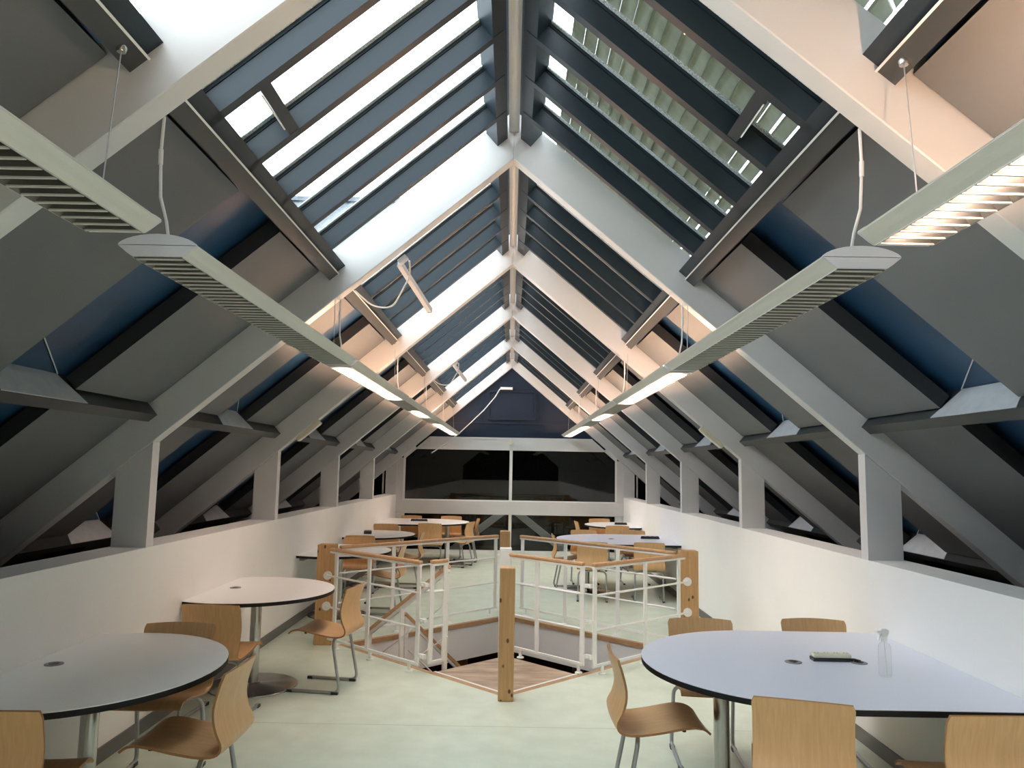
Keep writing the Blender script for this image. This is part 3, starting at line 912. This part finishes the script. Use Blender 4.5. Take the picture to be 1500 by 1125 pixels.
# ---------------- tables
TZ = 0.72
def table(side, yc, kind, top_mat, label, group, b=0.66, grommets=(), ins=0.0):
    wall = side * (HW - 0.003)
    if kind == 'oval':
        cx = side * 1.985; a = 0.635
        k = (abs(wall) - abs(cx)) / a
        a0 = math.asin(min(0.99, k))
        pts = [(cx - side * a * math.sin(q), b * math.cos(q)) for q in [(-a0 + (math.pi + 2 * a0) * i / 40) for i in range(41)]]
        col = (side * 1.93, 0)
    else:
        r = b; cx = side * 1.475
        pts = [(wall, r)] + [(cx - side * r * math.sin(q), r * math.cos(q)) for q in [math.pi * i / 36 for i in range(37)]] + [(wall, -r)]
        col = (side * 1.105, 0)
    if side > 0: pts = pts[::-1]
    e = empty('wall_table', (0, yc, 0), label=label, category='table', group=group)
    P = [(p[0], p[1]) for p in pts]
    m = MB(); m.prism(P, 'z', TZ - 0.028, TZ - 0.003); tp = m.build('table_edge', 'black_edge', e)
    inner = [(p[0], p[1]) for p in P]
    m = MB(); m.prism(inner, 'z', TZ - 0.003, TZ); m.build('tabletop', top_mat, e)
    m = MB(); m.lathe([(0.040, 0.02), (0.040, TZ - 0.045)], 24, (col[0], col[1], 0)); m.build('column', 'brushed_steel', e)
    m = MB(); m.lathe([(0.10, TZ - 0.045), (0.10, TZ - 0.029)], 20, (col[0], col[1], 0)); m.build('mount_plate', 'grey_plastic', e)
    m = MB(); m.lathe([(0.335, 0.0), (0.335, 0.006), (0.325, 0.011), (0.06, 0.022), (0.045, 0.03)], 36, (col[0], col[1], 0)); m.build('base_disc', 'brushed_steel', e)
    m = MB(); m.box(min(wall, wall - side * 0.05), max(wall, wall - side * 0.05), -b * 0.7, b * 0.7, TZ - 0.07, TZ - 0.029); m.build('wall_bracket', 'grey_plastic', e)
    for gx, gy in grommets:
        m = MB(); m.lathe([(0.042, TZ), (0.042, TZ + 0.003), (0.036, TZ + 0.004)], 20, (gx, gy - yc, 0)); g = m.build('cable_grommet', 'grey_plastic', e)
        m = MB(); m.lathe([(0.024, TZ + 0.0042), (0.023, TZ + 0.006)], 14, (gx, gy - yc, 0)); m.build('grommet_lid', 'black_plastic', g)
    return e
TG = 'tables fixed along the walls'
table(-1, 3.685, 'oval', 'laminate_white', 'nearest left rounded white table with one cable grommet', TG, b=0.725, grommets=[(-2.132, 3.708)])
table(-1, 5.995, 'oval', 'laminate_white', 'second left rounded table, lit peach by the lamps', TG, b=0.645, grommets=[(-2.115, 6.034)])
table(-1, 8.83, 'oval', 'laminate_white', 'third left rounded white table, behind the pine newel post', TG, b=0.665)
table(-1, 11.03, 'oval', 'laminate_white', 'fourth left rounded white table with a small black box on it', TG, b=0.66)
table(-1, 13.72, 'long', 'laminate_white', 'long white table in the far left corner before the gable windows', TG, b=0.76)
table(1, 3.995, 'long', 'laminate_lavender', 'large lavender table at bottom right with power strip and spray bottle', TG, b=0.765, grommets=[(1.476, 3.995), (1.815, 4.005)])
table(1, 10.87, 'long', 'laminate_lavender', 'lavender table behind the railing, second along the right wall', TG, b=0.80, grommets=[(1.45, 10.87)])
table(1, 13.70, 'oval', 'laminate_white', 'small white table in the far right corner before the gable windows', TG, b=0.70)

# ---------------- things on the tables
def power_strip(x, y, rz, body, base, sockets, label, lx=0.20, cable_to=None):
    e = empty('power_strip', (x, y, TZ), rz, label=label, category='power strip', group='power strips on tables')
    w = 0.058
    m = MB(); m.box(-lx / 2, lx / 2, -w / 2, w / 2, 0.0, 0.016); o = m.build('strip_base', base, e)
    m = MB(); m.box(-lx / 2 + 0.003, lx / 2 - 0.003, -w / 2 + 0.003, w / 2 - 0.003, 0.016, 0.036); o = m.build('strip_body', body, e)
    bv = o.modifiers.new('bevel', 'BEVEL'); bv.width = 0.006; bv.segments = 2
    for i in range(sockets):
        sx = -lx / 2 + lx * (i + 0.5) / sockets
        m = MB(); m.lathe([(0.020, 0.0362), (0.018, 0.0385)], 16, (sx, 0, 0)); s = m.build('socket', body, e)
        m = MB(); m.lathe([(0.0035, 0.0387), (0.0035, 0.0392)], 6, (sx - 0.008, 0, 0)); m.lathe([(0.0035, 0.0387), (0.0035, 0.0392)], 6, (sx + 0.008, 0, 0)); m.build('socket_hole', 'black_plastic', s)
    if cable_to:
        m = MB(); m.tube([(lx / 2 - 0.01, 0, 0.010), (lx / 2 + 0.02, -0.004, 0.009), cable_to], 0.005, 6); m.build('cable', 'black_plastic', e)
power_strip(1.69, 4.045, R(-1), 'ivory', 'black_plastic', 4, 'ivory four-socket power strip with black base on the lavender table', cable_to=(0.135, -0.035, 0.009))
power_strip(-1.62, 13.78, R(0), 'black_plastic', 'black_plastic', 4, 'black power strip on the far left corner table', 0.30)
power_strip(2.02, 10.98, R(0), 'black_plastic', 'black_plastic', 4, 'black power strip on the second right table behind the railing', 0.26)
power_strip(2.0, 13.75, R(0), 'black_plastic', 'black_plastic', 4, 'black power strip on the small far right corner table', 0.22)
def small_box():
    e = empty('socket_box', (-2.02, 11.0, TZ), 0, label='small black and grey box on the fourth left table', category='box')
    m = MB(); m.box(-0.05, 0.05, -0.04, 0.04, 0, 0.04); m.build('case', 'black_plastic', e)
    m = MB(); m.box(-0.045, 0.045, -0.035, 0.035, 0.04, 0.052); m.build('lid', 'grey_plastic', e)
small_box()
def spray_bottle():
    e = empty('spray_bottle', (1.827, 3.752, TZ), R(10), label='clear plastic spray bottle with white trigger on the lavender table', category='bottle')
    m = MB()
    m.lathe([(0.026, 0.001), (0.029, 0.006), (0.029, 0.135), (0.024, 0.150), (0.013, 0.160), (0.012, 0.168)], 24)
    m.build('bottle_body', 'clear_plastic', e)
    m = MB(); m.lathe([(0.0155, 0.163), (0.0155, 0.182), (0.012, 0.186)], 16); m.build('collar', 'steel_white', e)
    m = MB()
    m.prism([(-0.012, 0.184), (0.010, 0.184), (0.020, 0.200), (0.022, 0.214), (0.008, 0.222), (-0.016, 0.222), (-0.024, 0.214), (-0.040, 0.213), (-0.040, 0.205), (-0.022, 0.203), (-0.014, 0.198)], 'y', -0.009, 0.009)
    h = m.build('spray_head', 'steel_white', e)
    m = MB(); m.prism([(-0.020, 0.203), (-0.014, 0.203), (-0.020, 0.185), (-0.030, 0.168), (-0.034, 0.170), (-0.026, 0.188)], 'y', -0.006, 0.006); m.build('trigger', 'steel_white', h)
    m = MB(); m.tube([(0, 0, 0.163), (0.004, 0, 0.08), (0.010, 0, 0.010)], 0.002, 6); m.build('dip_tube', 'cord_white', e)
spray_bottle()
def hanging_cable():
    m = MB(); m.tube([(1.30 + 0.0, 4.0, 0.69), (1.315, 3.96, 0.5), (1.36, 3.93, 0.25), (1.46, 3.90, 0.02), (1.9, 3.98, 0.012), (2.24, 4.1, 0.012)], 0.005, 6)
    m.build('power_cable', 'black_plastic', label='black cable hanging under the large lavender table', category='cable')
hanging_cable()

# ---------------- pendant lights
FW, FU, FLW = 0.126, 0.036, 0.040
def fixture_meshes(length):
    """local: y from 0 to length, centre x=0, z=0 at the tips"""
    out = {}
    def sheet(pts, name, mt, y0=0.012, y1=None):
        y1 = (length - 0.012) if y1 is None else y1
        th = 0.0025
        m = MB()
        poly = pts + [(p[0] * (1 - 0.02), p[1] + (th if p[1] < 0 else -th)) for p in reversed(pts)]
        m.prism(poly, 'y', y0, y1)
        return m.mesh(name, mt)
    for sx in (-1, 1):
        # lower side wing, slightly bowed
        pts = [(sx * FW, -0.0025), (sx * 0.112, -0.012), (sx * 0.097, -0.0245), (sx * 0.080, -0.036), (sx * 0.080, -FLW)]
        out[('wing', sx)] = sheet(pts, 'side_wing', 'fixture_white')
        pts = [(sx * FW, 0.0025), (sx * 0.105, 0.014), (sx * 0.080, 0.024), (sx * 0.052, 0.031)]
        out[('cover', sx)] = sheet(pts, 'top_cover', 'fixture_white')
        # inner reflector
        m = MB(); m.prism([(sx * 0.079, -FLW), (sx * 0.0775, -FLW), (sx * 0.045, 0.0), (sx * 0.0465, 0.0)], 'y', 0.012, length - 0.012)
        out[('reflector', sx)] = m.mesh('reflector', 'louvre_metal')
    for key, sgn in (('cap_lower', -1), ('cap_upper', 1)):
        m = MB()
        if sgn < 0: poly = [(-FW, -0.0012), (-0.112, -0.012), (-0.097, -0.0245), (-0.080, -0.036), (0.080, -0.036), (0.097, -0.0245), (0.112, -0.012), (FW, -0.0012)]
        else: poly = [(-FW, 0.0012)] + [(FW * math.cos(math.pi - math.pi * i / 14) * 1.0, 0.0012 + FU * math.sin(math.pi * i / 14) ** 1.3) for i in range(1, 14)] + [(FW, 0.0012)]
        m.prism(poly, 'y', 0, 0.012)
        out[key] = m.mesh('end_cap', 'cap_white')
    m = MB()
    # blade: thin wedge across the opening
    def blade(m, y):
        m.add([(-0.0775, y - 0.003, -FLW), (0.0775, y - 0.003, -FLW), (0.0775, y + 0.003, -FLW), (-0.0775, y + 0.003, -FLW),
               (-0.058, y - 0.0075, -0.010), (0.058, y - 0.0075, -0.010), (0.058, y + 0.0075, -0.010), (-0.058, y + 0.0075, -0.010)],
              [(0, 3, 2, 1), (4, 5, 6, 7), (0, 1, 5, 4), (1, 2, 6, 5), (2, 3, 7, 6), (3, 0, 4, 7)])
    blade(m, 0)
    rim = lambda m, y: m.box(-0.0775, 0.0775, y - 0.0035, y + 0.0035, -FLW - 0.0015, -FLW + 0.003, 1)  # brighter paint on the blade foot imitates a lit lower edge
    rim(m, 0)
    out['blade'] = m.mesh('louvre_slat', ['louvre_metal', 'fixture_white'])
    n = int((length - 0.06) / 0.056)
    ys = [0.03 + (length - 0.06) * i / n for i in range(n + 1)]
    out['ys'] = ys
    m = MB()
    for y in ys:
        blade(m, y); rim(m, y)
    out['grid'] = m.mesh('louvre_grid', ['louvre_metal', 'fixture_white'])
    for key, (f0, f1) in (('all', (0, 1)), ('half', (0.52, 1)), ('first', (0, 0.52))):
        ya, yb = 0.06 + (length - 0.12) * f0, 0.06 + (length - 0.12) * f1 - 0.01
        for q, z, x, mt in (('up', 0.021, 0.0, 'tube_up'), ('down', -0.004, 0.0, 'tube_down'), ('off', -0.004, 0.0, 'tube_off')):
            m = MB(); m.tube([(x, ya, z), (x, yb, z)], 0.008, 8)
            out['tube', key, q] = m.mesh('lamp_tube', mt)
    m = MB(); m.box(-0.050, 0.050, 0.012, length - 0.012, 0.0065, 0.0095); out['tray'] = m.mesh('light_shield_tray', 'fixture_white')  # unseen tray added to keep the strong uplight off the louvre
    m = MB(); m.box(-0.046, 0.046, 0.012, length - 0.012, 0.024, 0.027); out['lid'] = m.mesh('top_lid', 'fixture_white')
    return out
def pendant(side, ya, yb, on, label, fine):
    L = yb - ya
    key = round(L, 3)
    if key not in FX: FX[key] = fixture_meshes(L)
    F = FX[key]
    e = empty('pendant_light', (side * 1.131, ya, 2.370), label=label, category='light', group='linear pendant lights hung in two rows')
    for sx in (-1, 1):
        link('side_wing', F['wing', sx], e); link('top_cover', F['cover', sx], e); link('reflector', F['reflector', sx], e)
    for k in ('cap_lower', 'cap_upper'):
        link('end_cap', F[k], e); link('end_cap', F[k], e, (0, L - 0.012, 0))
    if fine:
        for y in F['ys']: link('louvre_slat', F['blade'], e, (0, y, 0))
    else:
        link('louvre_grid', F['grid'], e, kind='stuff')
    link('light_shield_tray', F['tray'], e)
    if on == 'off':
        link('lamp_tube', F['tube', 'all', 'off'], e); link('top_lid', F['lid'], e)
    else:
        link('lamp_tube', F['tube', on, 'up'], e); link('lamp_tube', F['tube', on, 'down'], e)
        if on == 'half': link('lamp_tube', F['tube', 'first', 'off'], e)
    # suspension: thin wire at the far end, thicker cord at the near end
    top = 2.86 - 2.370
    m = MB(); m.tube([(-side * 0.0, L - 0.10, 0.034), (side * 0.03, L + 0.0, 0.50 + 0.03)], 0.0022, 5); w = m.build('hanging_wire', 'wire', e)
    m = MB(); m.lathe([(0.006, 0.030), (0.009, 0.040), (0.004, 0.055)], 8, (0, L - 0.10, 0)); m.build('wire_grip', 'chrome', w)
    m = MB(); m.lathe([(0.013, 0.0), (0.017, 0.012), (0.010, 0.026)], 12, (side * 0.03, L + 0.0, 0.515)); m.build('ceiling_pin', 'chrome', w)
    m = MB(); m.tube([(side * 0.0, 0.08, 0.034), (-side * 0.008, 0.035, 0.09), (0, 0.0, 0.16), (side * 0.004, -0.01, 0.30), (0, -0.012, 0.425)], 0.0055, 6); c = m.build('power_cord', 'cord_white', e)
    m = MB(); m.tube([(side * 0.0035, -0.008, 0.265), (side * 0.004, -0.01, 0.315)], 0.008, 8); m.build('cord_sleeve', 'cord_white', c)
    return e
FX = {}
SPANS = [(-4.9, -3.08), (-2.84, -0.48), (-0.24, 2.12), (2.36, 4.88), (4.93, 7.44), (7.49, 9.98), (10.03, 12.54), (12.59, 15.05)]  # first two spans are out of view, added to light the near end
POS = ['second one added unseen behind the viewpoint for its light', 'added unseen just behind the viewpoint for its light', 'nearest, cut by the picture edge', 'second, over the near tables', 'third, over the stair opening', 'fourth', 'fifth', 'last, ending at the gable']
LIT = {-1: ['all', 'all', 'off', 'off', 'all', 'half', 'half', 'all'], 1: ['all', 'all', 'all', 'off', 'all', 'half', 'half', 'all']}
for side, nm in ((-1, 'left'), (1, 'right')):
    for i, (a, b) in enumerate(SPANS):
        on = LIT[side][i]
        pendant(side, a, b, on, '%s linear pendant light of the %s row, %s' % ({'all': 'lit', 'half': 'partly lit', 'off': 'unlit'}[on], nm, POS[i]), i in (2, 3))

# ---------------- small fittings on the roof
def fittings():
    def sl(side, s, t, y):
        x, z = XZ(side, s, t); return Vector((x, y, z))
    # window opener arms with cables
    for k, lab, p0, d in ((1, 'white window opener arm hanging under the left glazing behind the second truss', (-0.753, 4.95, 3.03), (0.150, 0.55, -0.20)),
                          (3, 'small white window opener arm under the left glazing near the gable', (-0.780, 10.15, 3.062), (0.132, 0.45, -0.15))):
        e = empty('window_opener', p0, label=lab, category='window opener')
        d = Vector(d)
        m = MB(); m.bar((0, 0, 0), d, 0.035, 0.035); m.build('opener_arm', 'cap_white', e)
        m = MB(); m.bar(d * 0.985, d, 0.030, 0.036); m.build('arm_tip', 'black_plastic', e)
        m = MB(); m.bar((0.0, -0.03, 0.0), (0.05, -0.03, 0.042), 0.045, 0.035); m.build('motor_box', 'cap_white', e)
        m = MB(); m.tube(bezier_path([(0.06, 0.02, 0.03), (0.06, 0.10, -0.05), (-0.08, 0.25, -0.25), (-0.22, 0.25, -0.24), (-0.32, 0.12, -0.16)], 0.12, 5), 0.006, 6); m.build('opener_cable', 'cord_white', e)
    # white emergency light boxes on the soffit of the third truss
    for side, nm in ((-1, 'left'), (1, 'right')):
        e = empty('emergency_light', tuple(sl(side, 2.62, -0.022, 7.475)), label='white box light under the third truss on the %s slope' % nm, category='light', group='white box lights under the third truss')
        a = sl(side, -0.14, 0, 0) - sl(side, 0, 0, 0)
        m = MB(); m.bar(a, -a, 0.07, 0.04, up=(side * ST, 0, CT)); m.build('housing', 'ivory', e)
        m = MB(); m.bar(a * 0.9 - Vector((side * ST, 0, CT)) * 0.022, -a * 0.9 - Vector((side * ST, 0, CT)) * 0.022, 0.05, 0.008, up=(side * ST, 0, CT)); m.build('diffuser', 'steel_white', e)
    # gable lamp box and its dangling cable
    e = empty('gable_lamp', (-0.105, YG + 0.03, 3.30), label='small white box lamp on the navy gable panel', category='lamp')
    m = MB(); m.box(-0.125, 0.125, -0.05, 0.05, -0.026, 0.026); m.build('housing', 'cap_white', e)
    m = MB(); m.box(-0.11, 0.11, -0.054, -0.05, -0.018, 0.018); m.build('lens', 'steel_white', e)
    m = MB(); m.tube([(-0.235, YG, 3.29), (-0.33, YG - 0.02, 3.12), (-0.55, YG - 0.03, 2.85), (-0.80, YG - 0.05, 2.60), (-1.02, YG - 0.06, 2.39), (-1.30, YG - 0.06, 2.16), (-1.58, YG - 0.06, 1.97)], 0.012, 6)
    m.build('lamp_cable', 'cord_white', label='white cable dangling from the gable lamp across the beam', category='cable')
    e = empty('junction_box', (-0.002, YG - 0.0, 2.205), label='small white junction box on the beam above the mullion', category='junction box')
    m = MB(); m.box(-0.035, 0.035, -0.04, 0.0, -0.045, 0.045); m.build('housing', 'ivory', e)
    m = MB(); m.tube([(0.0, -0.012, 0.04), (0.0, -0.012, 0.075), (-0.7, -0.012, 0.07), (-1.0, -0.012, 0.06)], 0.006, 6); m.build('conduit', 'cord_white', e)
fittings()
